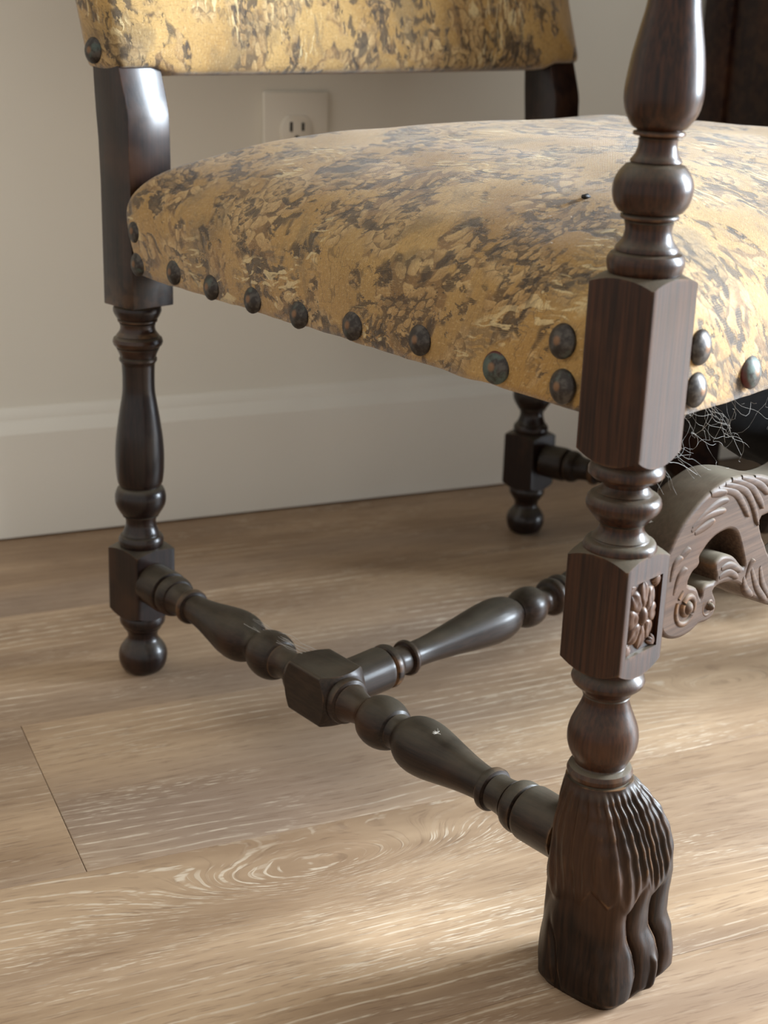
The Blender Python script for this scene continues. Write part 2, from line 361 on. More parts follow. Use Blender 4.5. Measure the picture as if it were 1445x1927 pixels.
def tube(bm, pts, r, seg=6, taper=True):
    rings = []
    for i, p in enumerate(pts):
        p = Vector(p); a = Vector(pts[max(0, i-1)]); b = Vector(pts[min(len(pts)-1, i+1)])
        d = (b-a).normalized(); up = Vector((0, 0, 1)) if abs(d.z) < 0.9 else Vector((1, 0, 0))
        x = d.cross(up).normalized(); y = d.cross(x)
        rr = r[i] if isinstance(r, (list, tuple)) else r
        rings.append([bm.verts.new(p+rr*(math.cos(2*math.pi*k/seg)*x+math.sin(2*math.pi*k/seg)*y)) for k in range(seg)])
    for a, b in zip(rings, rings[1:]):
        for k in range(seg): bm.faces.new((a[k], a[(k+1) % seg], b[(k+1) % seg], b[k]))
    bm.faces.new(rings[0]); bm.faces.new(rings[-1][::-1])
def spline(P, n=8):
    out = []
    for i in range(len(P)-1):
        p0 = P[max(0, i-1)]; p1 = P[i]; p2 = P[i+1]; p3 = P[min(len(P)-1, i+2)]
        for j in range(n):
            u = j/n
            out.append(tuple(0.5*(2*b+(c-a)*u+(2*a-5*b+4*c-d)*u*u+(3*b-3*c+d-a)*u**3) for a, b, c, d in zip(p0, p1, p2, p3)))
    out.append(tuple(P[-1])); return out
sstep = lambda x, a, b: (lambda u: u*u*(3-2*u))(min(1, max(0, (x-a)/(b-a))))
# ------------------------------------------------------------------ room: floor, wall, baseboard
CA, SA = math.cos(WA), math.sin(WA)
def RW(s, t, z): return (s*CA - t*SA, s*SA + t*CA, z)      # room frame: s along the back wall, t towards it
floor = empty('floor'); floor['kind'] = 'structure'
bpy.data.objects.remove(floor)
bm = bmesh.new(); box(bm, -2.4, 2.4, -2.0, WD+0.10, -0.05, -0.006, RW)
floor = bm_obj('floor', bm, plain('subfloor', srgb(60, 46, 36), 0.8), None, None); tag(floor, kind='structure')
PWID, PLEN = 0.2138, 1.22
E0 = 0.0849
row_off = {0: -0.5405, 1: -0.66, 2: -0.74, -1: -1.05, -2: -0.90, -3: -0.8, -4: -0.5, -5: -0.9, -6: -0.3, -7: -0.7, -8: -1.1, -9: -0.45}
plank_meshes = {}
def plank_mesh(length, width):
    key = (round(length, 3), round(width, 3))
    if key not in plank_meshes:
        b = bmesh.new(); box(b, 0.0002, length-0.0002, 0.00015, width-0.00015, -0.006, 0.0, bev=0.0005)
        bmesh.ops.recalc_face_normals(b, faces=b.faces)
        me = bpy.data.meshes.new('plank'); b.to_mesh(me); b.free(); me.materials.append(M_floor); plank_meshes[key] = me
    return plank_meshes[key]
for row in range(-9, 3):
    t0 = E0 + row*PWID; wd_ = min(PWID, WD+0.012-t0)
    k0 = math.floor((-2.2-row_off[row])/PLEN)
    for k in range(k0, k0+5):
        s0 = row_off[row] + k*PLEN
        if s0 > 2.3: continue
        o = bpy.data.objects.new('plank', plank_mesh(PLEN, wd_)); COL.objects.link(o)
        o.location = RW(s0, t0, 0); o.rotation_euler = (0, 0, WA); o.parent = floor
bm = bmesh.new(); box(bm, -2.4, 2.4, WD+0.013, WD+0.12, -0.006, 2.6, RW)
tag(bm_obj('wall_back', bm, M_wall, None, None), kind='structure')
bm = bmesh.new()
prof = [(WD, 0.002), (WD, 0.1105), (WD+0.0006, 0.1115), (WD+0.0050, 0.1220), (WD+0.0064, 0.1232), (WD+0.0064, 0.1250), (WD+0.0082, 0.1300), (WD+0.0115, 0.1345), (WD+0.0129, 0.135), (WD+0.0129, 0.002)]
ra = [bm.verts.new(RW(-2.4, t, z)) for t, z in prof]; rb = [bm.verts.new(RW(2.4, t, z)) for t, z in prof]
for i in range(len(prof)): bm.faces.new((ra[i], ra[(i+1) % len(prof)], rb[(i+1) % len(prof)], rb[i]))
bm.faces.new(ra[::-1]); bm.faces.new(rb)
tag(bm_obj('baseboard_back', bm, M_base, None, 30), kind='structure')
# ------------------------------------------------------------------ wall outlet
ot = empty('wall_outlet', RW(-0.163, WD+0.0125, 0.385), WA)
tag(ot, 'cream two-slot electrical outlet plate on the wall behind the seat', 'outlet')
b = bmesh.new(); box(b, -0.035, 0.035, -0.006, 0, -0.057, 0.057, bev=0.0022); bm_obj('cover_plate', b, M_plate, ot, 40)
for zc in (0.0195, -0.0195):
    b = bmesh.new(); n = 32
    for zz, rr in ((-0.0055, 1.0), (-0.0078, 1.0), (-0.0085, 0.95)):
        pass
    ring = lambda y, q: [b.verts.new((q*0.0172*math.cos(2*math.pi*i/n), y, zc+max(-0.0142, min(0.0142, q*0.0172*math.sin(2*math.pi*i/n))))) for i in range(n)]
    R = [ring(-0.0055, 1), ring(-0.0078, 1), ring(-0.0085, 0.95)]
    for a_, b_ in zip(R, R[1:]):
        for i in range(n): b.faces.new((a_[i], a_[(i+1) % n], b_[(i+1) % n], b_[i]))
    b.faces.new(R[-1])
    rec = bm_obj('receptacle', b, M_plate, ot, 40)
    for xx, hh in ((-0.0064, 0.0048), (0.0064, 0.0040)):
        b = bmesh.new(); box(b, xx-0.0014, xx+0.0014, -0.0089, -0.0080, zc+0.0035-hh, zc+0.0035+hh); bm_obj('slot', b, M_black, rec, None)
    b = bmesh.new(); lathe(b, [(-0.0089, 0.0026), (-0.0080, 0.0026)], lambda z, a, c: (a, z, zc-0.0075+c), 16); bm_obj('ground_hole', b, M_black, rec, None)
b = bmesh.new(); lathe(b, [(-0.0076, 0.0028), (-0.0068, 0.0034), (-0.0055, 0.0034)], lambda z, a, c: (a, z, c), 16); bm_obj('screw', b, M_plate, ot, 40)
# ------------------------------------------------------------------ cabinet in the corner
cab = empty('cabinet', RW(0.313, 0.24, 0), WA)
tag(cab, 'tall dark mahogany cabinet against the wall behind the right of the chair', 'cabinet')
CD_, CH, CW = 0.462, 1.75, 0.75
b = bmesh.new(); box(b, 0.004, CW-0.004, 0.004, CD_, 0.13, CH, bev=0.002); bm_obj('body', b, M_cab, cab, 40)
for (yy0, yy1) in ((0, 0.05), (CD_-0.05, CD_)):
    for (xx0, xx1) in ((0, 0.05), (CW-0.05, CW)):
        b = bmesh.new(); box(b, xx0, xx1, yy0, yy1, 0.0, CH, bev=0.002); bm_obj('corner_post', b, M_cab, cab, 40)
for xx in (0.0, CW-0.02):
    b = bmesh.new(); box(b, xx, xx+0.02, 0.05, CD_-0.05, 0.085, 0.15, bev=0.002); bm_obj('lower_rail', b, M_cabrail, cab, 40)
    b = bmesh.new(); box(b, xx, xx+0.02, 0.05, CD_-0.05, CH-0.08, CH-0.01, bev=0.002); bm_obj('upper_rail', b, M_cabrail, cab, 40)
for sx in (0, 1):
    d0 = 0.05+sx*(CW-0.1)/2
    b = bmesh.new(); box(b, d0+0.001, d0+(CW-0.1)/2-0.001, -0.014, 0.005, 0.16, CH-0.09, bev=0.002); dr = bm_obj('door', b, M_cab, cab, 40)
    b = bmesh.new(); kx = d0+((CW-0.1)/2-0.03 if sx == 0 else 0.03)
    lathe(b, [(-0.034, 0.004), (-0.032, 0.009), (-0.026, 0.011), (-0.02, 0.006), (-0.013, 0.005)], lambda z, a, c: (kx+a, z, 0.9+c), 20); bm_obj('knob', b, M_nail, dr, 40)
b = bmesh.new(); box(b, -0.015, CW+0.015, -0.02, CD_, CH, CH+0.03, bev=0.004); bm_obj('top_board', b, M_cab, cab, 40)
# ------------------------------------------------------------------ the armchair
chair = empty('armchair')
tag(chair, 'carved dark oak armchair upholstered in golden tapestry with domed nail heads', 'armchair')
def mirror_copy(o, parent):
    c = o.copy(); COL.objects.link(c); c.parent = parent; c.scale = (-1, 1, 1)
    return c
def mirror_tree(o):
    c = mirror_copy(o, chair)
    for ch in o.children:
        d = ch.copy(); COL.objects.link(d); d.parent = c
    return c
# --- front leg
def lean(z): return 0.0052*sstep(z, 0.42, 0.56)
FLf = lambda z, a, b: (-WF+a+lean(z), b, z)
bm = bmesh.new()
lathe(bm, [(.4075, .0150), (.4090, .0170), (.4110, .0184), (.4140, .0191), (.4172, .0190), (.4196, .0176), (.4203, .0168), (.4208, .0158), (.4225, .0155), (.4250, .0134), (.4280, .0119), (.4310, .0114), (.4340, .0118), (.4358, .0128), (.4362, .0141), (.4375, .0144), (.4387, .0138), (.4395, .0152), (.4430, .0179), (.4470, .0192), (.4505, .0196), (.4545, .0191), (.4580, .0175), (.4610, .0152), (.4625, .0138), (.4629, .0128), (.4642, .0124), (.4670, .0104), (.4700, .0095), (.4730, .0093), (.4752, .0101), (.4755, .0122), (.4765, .0126), (.4776, .0124), (.4781, .0117), (.4805, .0140), (.4856, .0172), (.4900, .0184), (.4946, .0189), (.5000, .0187), (.5080, .0178), (.5157, .0166), (.5260, .0145), (.5370, .0124), (.5600, .0100), (.5850, .0086), (.6000, .0083), (.6015, .0105), (.6060, .0107), (.6080, .0090), (.6150, .0120), (.6220, .0135), (.6300, .0120), (.6360, .0095), (.6400, .0150), (.6550, .0160)], FLf, 56, (.4203, .4357, .4390, .4627, .4750, .4783))
block(bm, .0200, .0192, .3125, .4100, .0078, .0048, FLf)
lathe(bm, [(.3160, .0150), (.3135, .0165), (.3115, .0186), (.3090, .0198), (.3066, .0197), (.3045, .0176), (.3035, .0140), (.3027, .0126), (.3005, .0119), (.2990, .0126), (.2975, .0142), (.2964, .0156), (.2958, .0164), (.2950, .0178), (.2935, .0191), (.2912, .0198), (.2880, .0192), (.2850, .0170), (.2825, .0147), (.2806, .0133), (.2801, .0120), (.2775, .0115), (.2748, .0125), (.2725, .0146), (.2715, .0158), (.2708, .0164), (.2698, .0182), (.2668, .0195), (.2640, .0191), (.2620, .0176), (.2600, .016)], FLf, 56, (.3038, .2961, .2803, .2712))
bmb = bmesh.new()
block(bmb, .0200, .0192, .1965, .2668, .0075, .0055, FLf)
lathe(bm, [(.2000, .0150), (.1955, .0172), (.1935, .0192), (.1908, .0200), (.1885, .0193), (.1860, .0166), (.1838, .0142), (.1824, .0136), (.1812, .0135), (.1805, .0127), (.1789, .0125), (.1750, .0135), (.1690, .0160), (.1630, .0184), (.1576, .0195), (.1520, .0193), (.1470, .0178), (.1425, .0156), (.1400, .0144), (.1388, .0150), (.1375, .0173), (.1352, .0183), (.1328, .0179), (.1316, .0171), (.1305, .0177), (.1285, .0188), (.1255, .0191), (.1222, .0184), (.1200, .0168), (.1150, .016)], FLf, 56, (.1815, .1390, .1316))
# the rosette field is sunk into the front of the lower block
bmesh.ops.recalc_face_normals(bmb, faces=bmb.faces)
me = bpy.data.meshes.new('tmp'); bmb.to_mesh(me); bmb.free(); ob = bpy.data.objects.new('tmp', me); COL.objects.link(ob)
bc = bmesh.new(); box(bc, -WF-.0148, -WF+.0140, -.03, -.0165, .2118, .2528)
bmesh.ops.recalc_face_normals(bc, faces=bc.faces)
mc = bpy.data.meshes.new('cut'); bc.to_mesh(mc); bc.free(); oc = bpy.data.objects.new('cut', mc); COL.objects.link(oc)
md = ob.modifiers.new('b', 'BOOLEAN'); md.object = oc; md.operation = 'DIFFERENCE'; md.solver = 'EXACT'
dg = bpy.context.evaluated_depsgraph_get(); em = bpy.data.meshes.new_from_object(ob.evaluated_get(dg))
bmesh.ops.recalc_face_normals(bm, faces=bm.faces)
bm.from_mesh(em)
bpy.data.objects.remove(ob); bpy.data.objects.remove(oc); bpy.data.meshes.remove(me); bpy.data.meshes.remove(mc); bpy.data.meshes.remove(em)
me = bpy.data.meshes.new('front_leg'); bm.to_mesh(me); bm.free()
front_leg = link('front_leg', me, M_leg, chair, 32)
# rosette relief
def petal(bm, cx, cz, ang, l0, l1, wid, h, yb, hollow=0.35):
    nu, nv = 8, 8; g = []
    for i in range(nu+1):
        u = i/nu; r = l0+(l1-l0)*u; ww = wid*(math.sin(math.pi*min(1, 0.12+0.88*u)**1.4)**0.7 if u < 1 else 0.0)
        ww = max(ww, wid*0.08)
        row = []
        for j in range(nv+1):
            v = -1+2*j/nv
            hh = h*(1-v**4)*math.sin(math.pi*(0.15+0.8*u))**0.6 - hollow*h*(1-abs(v))*(1 if u > 0.25 else 0)
            x = cx+math.cos(ang)*r-math.sin(ang)*v*ww; z = cz+math.sin(ang)*r+math.cos(ang)*v*ww
            row.append(bm.verts.new((x, yb-max(0, hh), z)))
        g.append(row)
    for i in range(nu):
        for j in range(nv): bm.faces.new((g[i][j], g[i][j+1], g[i+1][j+1], g[i+1][j]))
bm = bmesh.new(); cx, cz, yb = -WF-.0004, .2323, -.0166
asp = 1.32
b2 = bmesh.new()
for kk in range(8):
    an = math.pi/8*0 + kk*math.pi/4
    petal(b2, 0, 0, an, .0036, .0128, .0043, .0030, 0)
for kk in range(8):
    petal(b2, 0, 0, kk*math.pi/4+math.pi/8, .0028, .0105, .0030, .0020, 0, 0.1)
for v in b2.verts: v.co = Vector((v.co.x*1.10, v.co.y, v.co.z*1.52))
for sx in (-1, 1):
    for sz in (-1, 1):
        for dd in (-0.35, 0.0, 0.35):
            petal(b2, sx*.0138, sz*.0198, math.atan2(-sz, -sx)+dd, .000, .0070, .0017, .0022, 0, 0.1)
nu, nv = 8, 16
top = b2.verts.new((0, -.0040, 0)); prev = None
for i in range(1, nu+1):
    r = i/nu; rw = [b2.verts.new((.0042*r*math.cos(2*math.pi*j/nv), -.0040*math.sqrt(max(0, 1-r*r)), .0058*r*math.sin(2*math.pi*j/nv))) for j in range(nv)]
    for j in range(nv):
        if prev: b2.faces.new((prev[j], prev[(j+1) % nv], rw[(j+1) % nv], rw[j]))
        else: b2.faces.new((top, rw[(j+1) % nv], rw[j]))
    prev = rw
for v in b2.verts:
    v.co = Vector((cx+max(-.0142, min(.0142, v.co.x)), yb+v.co.y, cz+max(-.0203, min(.0203, v.co.z))))
bm.free()
b2.normal_update()
for f in b2.faces:
    if f.normal.y > 0: f.normal_flip()
me = bpy.data.meshes.new('carved_rosette'); b2.to_mesh(me); b2.free()
ros = link('carved_rosette', me, M_rosette, front_leg, 60); ros['label'] = 'carved flower relief sunk in a panel'
# paw foot
def interp(T, z):
    for (a, b) in zip(T, T[1:]):
        if a[0] <= z <= b[0]:
            u = (z-a[0])/(b[0]-a[0]); u = u*u*(3-2*u)*0.5+u*0.5
            return [p+(q-p)*u for p, q in zip(a[1:], b[1:])]
    return list(T[-1][1:]) if z > T[-1][0] else list(T[0][1:])
PT = [  # z, xmin, xmax, ymin, ymax, exponent
 (0.000, -.0215, .0430, -.0330, .0180, 4.5), (0.006, -.0238, .0468, -.0362, .0205, 5.0), (0.016, -.0245, .0470, -.0365, .0215, 5.0),
 (0.030, -.0242, .0445, -.0348, .0212, 4.8), (0.042, -.0238, .0415, -.0325, .0205, 4.6), (0.055, -.0236, .0420, -.0325, .0202, 4.2),
 (0.070, -.0238, .0430, -.0338, .0205, 3.8), (0.082, -.0236, .0430, -.0335, .0205, 3.4), (0.095, -.0228, .0408, -.0315, .0205, 3.0),
 (0.106, -.0218, .0360, -.0285, .0200, 2.7), (0.116, -.0205, .0295, -.0245, .0190, 2.4), (0.124, -.0190, .0230, -.0205, .0178, 2.15), (0.131, -.0170, .0178, -.0172, .0170, 2.0)]
bm = bmesh.new(); NA, NZ = 420, 170; rows = []
for iz in range(NZ+1):
    z = 0.131*iz/NZ; x0, x1, y0, y1, ex = interp(PT, z)
    cx, cy, hx, hy = (x0+x1)/2, (y0+y1)/2, (x1-x0)/2, (y1-y0)/2
    g1 = -0.34 + 0.11*math.sin(z*88-0.2); g2 = 0.33 + 0.10*math.sin(z*88-0.2)
    row = []
    for ia in range(NA):
        th = 2*math.pi*ia/NA; c, s = math.cos(th), math.sin(th)
        rad = (abs(c/hx)**ex + abs(s/hy)**ex)**(-1/ex)
        px, py = rad*c, rad*s
        nx = math.copysign(abs(px/hx)**(ex-1)/hx, px); ny = math.copysign(abs(py/hy)**(ex-1)/hy, py); nl = math.hypot(nx, ny); nx, ny = nx/nl, ny/nl
        dsp = 0.0; ux, uy = px/hx, py/hy
        front = sstep(-ny, 0.45, 0.85)               # faces the front of the chair
        side = sstep(-nx, 0.45, 0.9)
        # hair falling over the toes, ending in locks
        zb = 0.076 - 0.012*abs(math.sin(ux*4.2+0.5))*front - 0.016*abs(math.sin(uy*2.3+0.9))*side + 0.003*math.sin(th*9)
        hair = sstep(z, zb-0.003, zb+0.0015)
        ha = th + 0.06*math.sin(z*70+1)
        strands = math.sin(ha*30 + 1.6*math.sin(z*55+th*3))*0.65 + math.sin(ha*19 + 1.4 + z*20)*0.35
        strands = math.copysign(abs(strands)**0.7, strands)
        worn = 0.55 + 0.45*sstep(nx*0.7 - ny, -0.2, 0.7)
        fade = sstep(z, 0.131, 0.120)*sstep(z, zb, zb+0.012)
        dsp += hair*(0.0012 + 0.00125*strands*worn*fade)
        bare = 1-hair
        d = min(abs(ux-g1), abs(ux-g2))
        toe = 1-math.exp(-(d/0.15)**2)
        dsp += bare*front*(-0.0034*math.exp(-(d/0.045)**2) + 0.0022*toe - 0.0012)
        d2 = min(abs(ux-g1+0.10), abs(ux-g2+0.10))
        dsp -= bare*front*0.0011*math.exp(-(d2/0.022)**2)*sstep(z, 0.010, 0.020)*sstep(z, 0.055, 0.040)
        dc = (ux-(g1+g2)/2-0.05)
        if z < 0.026: dsp += front*0.0020*max(0, 1-(dc/0.10)**2)*sstep(z, 0.026, 0.020)
        # toe on the side face with one broad hollow and chisel marks
        dsp += bare*side*(0.0016*math.cos((py-0.014+0.25*(z-0.02))*150)*sstep(z, 0.0, 0.015) + 0.0006*math.sin(z*150+py*80))
        dsp -= bare*side*0.0020*math.exp(-((py-0.0115-0.12*(z-0.03))/0.0017)**2)*sstep(z, 0.055, 0.03)
        dsp += 0.0008*(mnoise.noise(Vector((px*110, py*110, z*60))))
        if z < 0.004: dsp *= z/0.004
        row.append(bm.verts.new((-WF+cx+px+nx*dsp, cy+py+ny*dsp, z)))
    rows.append(row)
for a, b in zip(rows, rows[1:]):
    for i in range(NA): bm.faces.new((a[i], a[(i+1) % NA], b[(i+1) % NA], b[i]))
bm.faces.new(rows[0][::-1]); bm.faces.new(rows[-1])
paw = bm_obj('paw_foot', bm, M_paw, front_leg, 60); paw['label'] = 'carved hairy animal paw foot, worn at the edges'
mirror_tree(front_leg)
# --- back leg
BLf = lambda z, a, b: (-WB+a+0.0020*min(1, max(0, z/0.3)), D+b, z)
bm = bmesh.new()
lathe(bm, [(.312, .016), (.3065, .0165), (.3048, .0182), (.3013, .0184), (.2985, .0172), (.2962, .0158), (.2955, .0154), (.2930, .0151), (.2925, .0140), (.2883, .0133), (.2850, .0146), (.2828, .0164), (.2815, .0174), (.2805, .0186), (.2779, .0193), (.2755, .0186), (.2738, .0170), (.2728, .0166), (.2702, .0154), (.2680, .0144), (.2660, .0139), (.2650, .0145), (.2630, .0146), (.2615, .0136), (.2602, .0129), (.2500, .0125), (.2410, .0126), (.2343, .0132), (.2207, .0155), (.2120, .0168), (.2036, .0180), (.1950, .0188), (.1864, .0192), (.1780, .0191), (.1725, .0188), (.1670, .0182), (.1637, .0175), (.1618, .0165), (.1605, .0165), (.1590, .0182), (.1550, .0198), (.1514, .0203), (.1470, .0199), (.1430, .0184), (.1400, .0166), (.1383, .0156), (.1376, .0146), (.1360, .0144), (.1355, .0128), (.1309, .0119), (.1280, .0122), (.1240, .0136), (.1212, .0146), (.1206, .0153), (.1196, .0156), (.1192, .0166), (.1172, .0178), (.1150, .0181), (.1120, .0176), (.1095, .0160), (.106, .015)], BLf, 56, (.2957, .2927, .2820, .2733, .2655, .1612, .1373, .1201))
block(bm, .0192, .0192, .0500, .1108, .0060, .0035, BLf)
lathe(bm, [(.0540, .0165), (.0490, .0180), (.0462, .0186), (.0435, .0180), (.0415, .0166), (.0405, .0158), (.0390, .0154), (.0380, .0140), (.0327, .0121), (.0290, .0128), (.0250, .0158), (.0205, .0186), (.0165, .0198), (.0125, .0199), (.0080, .0190), (.0042, .0174), (.0015, .0150), (.0, .0120)], BLf)
bmesh.ops.recalc_face_normals(bm, faces=bm.faces)
# upper post: square, raked back above the seat
sect = [(.3068, -.0203, .0160), (.330, -.0203, .0160), (.40, -.0198, .0163), (.430, -.0192, .0176), (.446, -.0187, .0192), (.452, -.0178, .0197), (.462, -.0150, .0204), (.4805, -.0092, .0215), (.60, .0265, .0565), (.90, .1160, .1440), (.955, .1330, .1600)]
bp = bmesh.new(); rings = []
for (z, ya, yb2) in sect:
    hw = .0192; xc = -WB+0.0020*min(1, z/0.3)
    rings.append([bp.verts.new(v) for v in ((xc-hw, D+ya, z), (xc+hw, D+ya, z), (xc+hw, D+yb2, z), (xc-hw, D+yb2, z))])
for a, b in zip(rings, rings[1:]):
    for i in range(4): bp.faces.new((a[i], a[(i+1) % 4], b[(i+1) % 4], b[i]))
bp.faces.new(rings[0][::-1]); bp.faces.new(rings[-1])
bmesh.ops.recalc_face_normals(bp, faces=bp.faces)
bmesh.ops.bevel(bp, geom=[e for e in bp.edges if len(e.link_faces) == 2 and e.calc_face_angle() > 0.6], offset=0.0009, segments=2, affect='EDGES', profile=0.5)
tm = bpy.data.meshes.new('t'); bp.to_mesh(tm); bp.free(); bm.from_mesh(tm); bpy.data.meshes.remove(tm)
me = bpy.data.meshes.new('back_leg'); bm.to_mesh(me); bm.free()
back_leg = link('back_leg', me, M_back, chair, 30)
mirror_tree(back_leg)
# --- side stretcher (runs front to back, turned, with a squared block in the middle)
ZS = 0.0832; YM = 0.2515
dirv = Vector((WF-WB, D, 0)).normalized(); perp = Vector((dirv.y, -dirv.x, 0))
mid = Vector((-WF, 0, 0)) + (Vector((-WB, D, 0))-Vector((-WF, 0, 0)))*(YM/D)
def SSf(l, a, b): q = mid + dirv*l + perp*a; return (q.x, q.y, ZS+b)
half = [(.0165, .0135), (.0195, .0150), (.0225, .0162), (.0260, .0164), (.0285, .0157), (.0298, .0140), (.0320, .0128), (.0380, .0112), (.0430, .0104), (.0470, .0106), (.0500, .0120), (.0520, .0132), (.0555, .0158), (.0605, .0174), (.0655, .0178), (.0705, .0172), (.0755, .0156), (.0785, .0138), (.0800, .0122), (.0835, .0110), (.0870, .0112), (.0890, .0128), (.0930, .0156), (.0980, .0177), (.1040, .0187), (.1110, .0187), (.1190, .0178), (.1280, .0162), (.1400, .0140), (.1500, .0124), (.1590, .0113), (.1660, .0108), (.1690, .0108), (.1700, .0128), (.1718, .0138), (.1745, .0139), (.1762, .0130), (.1770, .0116), (.1800, .0113), (.1860, .0116), (.1900, .0125), (.1930, .0140), (.1950, .0154), (.1975, .0162), (.2010, .0164), (.2030, .0158), (.2038, .0146), (.2055, .0146), (.2062, .0166), (.2080, .0172), (.2160, .0172), (.2400, .0168)]
bm = bmesh.new()
fl = [(l, r) for l, r in half if l < 0.231] + [(.231, .0168)]
lathe(bm, fl, lambda l, a, b: SSf(l, a, b), 44, (.0295, .0525, .0795, .1694, .1766, .1925, .2046))
lathe(bm, [(l, r) for l, r in half if l < 0.238] + [(.238, .0168)], lambda l, a, b: SSf(-l*0.985, a, b), 44, (.0295, .0525, .0795, .1694, .1766, .1925, .2046))
block(bm, .0182, .0182, -.0235, .0235, .0070, .0070, lambda z, a, b: SSf(z, a, b), 0.002)
side_st = bm_obj('side_stretcher', bm, M_side, chair, 34)
mirror_tree(side_st)
# --- cross stretcher
ZC = 0.0795
def CSf(l, a, b): return (l, YM+a, ZC+b)
xh = [(-.2760, .0158), (-.2420, .0160), (-.2330, .0160), (-.2318, .0146), (-.2302, .0146), (-.2292, .0160), (-.2262, .0164), (-.2240, .0156), (-.2226, .0130), (-.2180, .0108), (-.2110, .0104), (-.2090, .0106), (-.2082, .0124), (-.2065, .0134), (-.2045, .0134), (-.2030, .0124), (-.2022, .0106), (-.1960, .0100), (-.1850, .0102), (-.1700, .0114), (-.1500, .0135), (-.1330, .0155), (-.1200, .0169), (-.1090, .0176), (-.0990, .0173), (-.0910, .0158), (-.0850, .0132), (-.0815, .0108), (-.0795, .0102), (-.0780, .0108), (-.0765, .0125), (-.0720, .0150), (-.0665, .0162), (-.0610, .0162), (-.0560, .0150), (-.0520, .0128), (-.0500, .0110), (-.0450, .0090), (-.0410, .0090), (-.0385, .0105), (-.0372, .0130), (-.0350, .0150), (-.0318, .0156), (-.0290, .0150), (-.0278, .0134), (-.0262, .0128), (-.0250, .0150), (-.0220, .0160), (-.0180, .0152), (-.0150, .0120), (-.0090, .0135), (0, .0150)]
xf = xh + [(-l, r) for l, r in xh[-2::-1]]
bm = bmesh.new(); lathe(bm, xf, CSf, 44, (-.2310, -.2230, -.2086, -.2026, -.0797, -.0510, -.0376, -.0270, .0270, .0376, .0510, .0797, .2026, .2086, .2230, .2310))
bm_obj('cross_stretcher', bm, M_cross, chair, 34)
# --- carved scroll stretcher between the front legs
Lh = [(-0.3046, 0.2520), (-0.2974, 0.2601), (-0.2931, 0.2659), (-0.2876, 0.2715), (-0.2814, 0.276), (-0.275, 0.2799), (-0.2685, 0.2831), (-0.2618, 0.2857), (-0.2521, 0.288), (-0.2409, 0.2895), (-0.2265, 0.2883), (-0.21, 0.2844), (-0.1988, 0.2806), (-0.178, 0.2745), (-0.155, 0.274), (-0.13, 0.280), (-0.10, 0.291), (-0.07, 0.297), (-0.045, 0.294), (-0.025, 0.302), (0.0, 0.310)]
Ll = [(0.0, 0.222), (-0.03, 0.224), (-0.06, 0.217), (-0.10, 0.204), (-0.14, 0.193), (-0.165, 0.1925), (-0.1794, 0.1964), (-0.1917, 0.2027), (-0.2016, 0.2076), (-0.2122, 0.216), (-0.2207, 0.2214), (-0.2311, 0.2249), (-0.2407, 0.2258), (-0.2462, 0.224), (-0.2429, 0.219), (-0.2413, 0.2138), (-0.2431, 0.2082), (-0.2497, 0.2061), (-0.258, 0.2068), (-0.2613, 0.206), (-0.2666, 0.2043), (-0.2767, 0.2039), (-0.2870, 0.2062), (-0.2950, 0.2110), (-0.3000, 0.2180), (-0.3046, 0.2230)]
HA = [(-0.2415, 0.2585), (-0.2343, 0.2577), (-0.2275, 0.2539), (-0.2224, 0.2466), (-0.2175, 0.238), (-0.2140, 0.2305), (-0.2179, 0.2323), (-0.227, 0.2397), (-0.2372, 0.2433), (-0.2441, 0.2427), (-0.2481, 0.2391), (-0.2449, 0.230), (-0.2542, 0.2303), (-0.2588, 0.2274), (-0.2595, 0.2237), (-0.2645, 0.2306), (-0.2743, 0.2353), (-0.2712, 0.2412), (-0.2665, 0.2429), (-0.2642, 0.2459), (-0.2649, 0.2493), (-0.262, 0.2518), (-0.2575, 0.2549), (-0.2505, 0.2575)]
HB = [(-0.2002, 0.2575), (-0.1986, 0.2476), (-0.1923, 0.2392), (-0.1850, 0.2300), (-0.165, 0.2180), (-0.145, 0.2170), (-0.12, 0.225), (-0.095, 0.240), (-0.08, 0.256), (-0.085, 0.268), (-0.11, 0.268), (-0.14, 0.256), (-0.17, 0.2555)]
def smooth2d(P, closed, n=4):
    Q = [tuple(p) for p in P]
    if closed: Q = [Q[-1]]+Q+[Q[0], Q[1]]; sp = spline(Q, n); return sp[n:-n-1]
    return spline(Q, n)
top = smooth2d(Lh, False, 3); lowp = smooth2d(Ll, False, 3)
outl = top + [(-x, z) for x, z in top[-2::-1]] + [(-x, z) for x, z in lowp[::-1]][:-1] + lowp
loops = [outl]
for Hh in (HA, HB):
    hs = smooth2d(Hh, True, 3); loops += [hs, [(-x, z) for x, z in hs]]
cu = bpy.data.curves.new('scroll', 'CURVE'); cu.dimensions = '2D'; cu.fill_mode = 'BOTH'
for lp in loops:
    sp = cu.splines.new('POLY'); sp.points.add(len(lp)-1); sp.use_cyclic_u = True
    for pnt, (x, z) in zip(sp.points, lp): pnt.co = (x, z, 0, 1)
cu.extrude = 0.0120; cu.bevel_depth = 0.0022; cu.bevel_resolution = 2; cu.offset = -0.0022
oc = bpy.data.objects.new('scroll', cu); COL.objects.link(oc)
dg = bpy.context.evaluated_depsgraph_get(); sm = bpy.data.meshes.new_from_object(oc.evaluated_get(dg))
bpy.data.objects.remove(oc); bpy.data.curves.remove(cu)
sm.name = 'scroll_stretcher'
sm.transform(Matrix(((1, 0, 0, 0), (0, 0, -1, 0.0), (0, 1, 0, 0), (0, 0, 0, 1))))
scroll = link('scroll_stretcher', sm, M_scroll, chair, 35)
YF = -0.0138
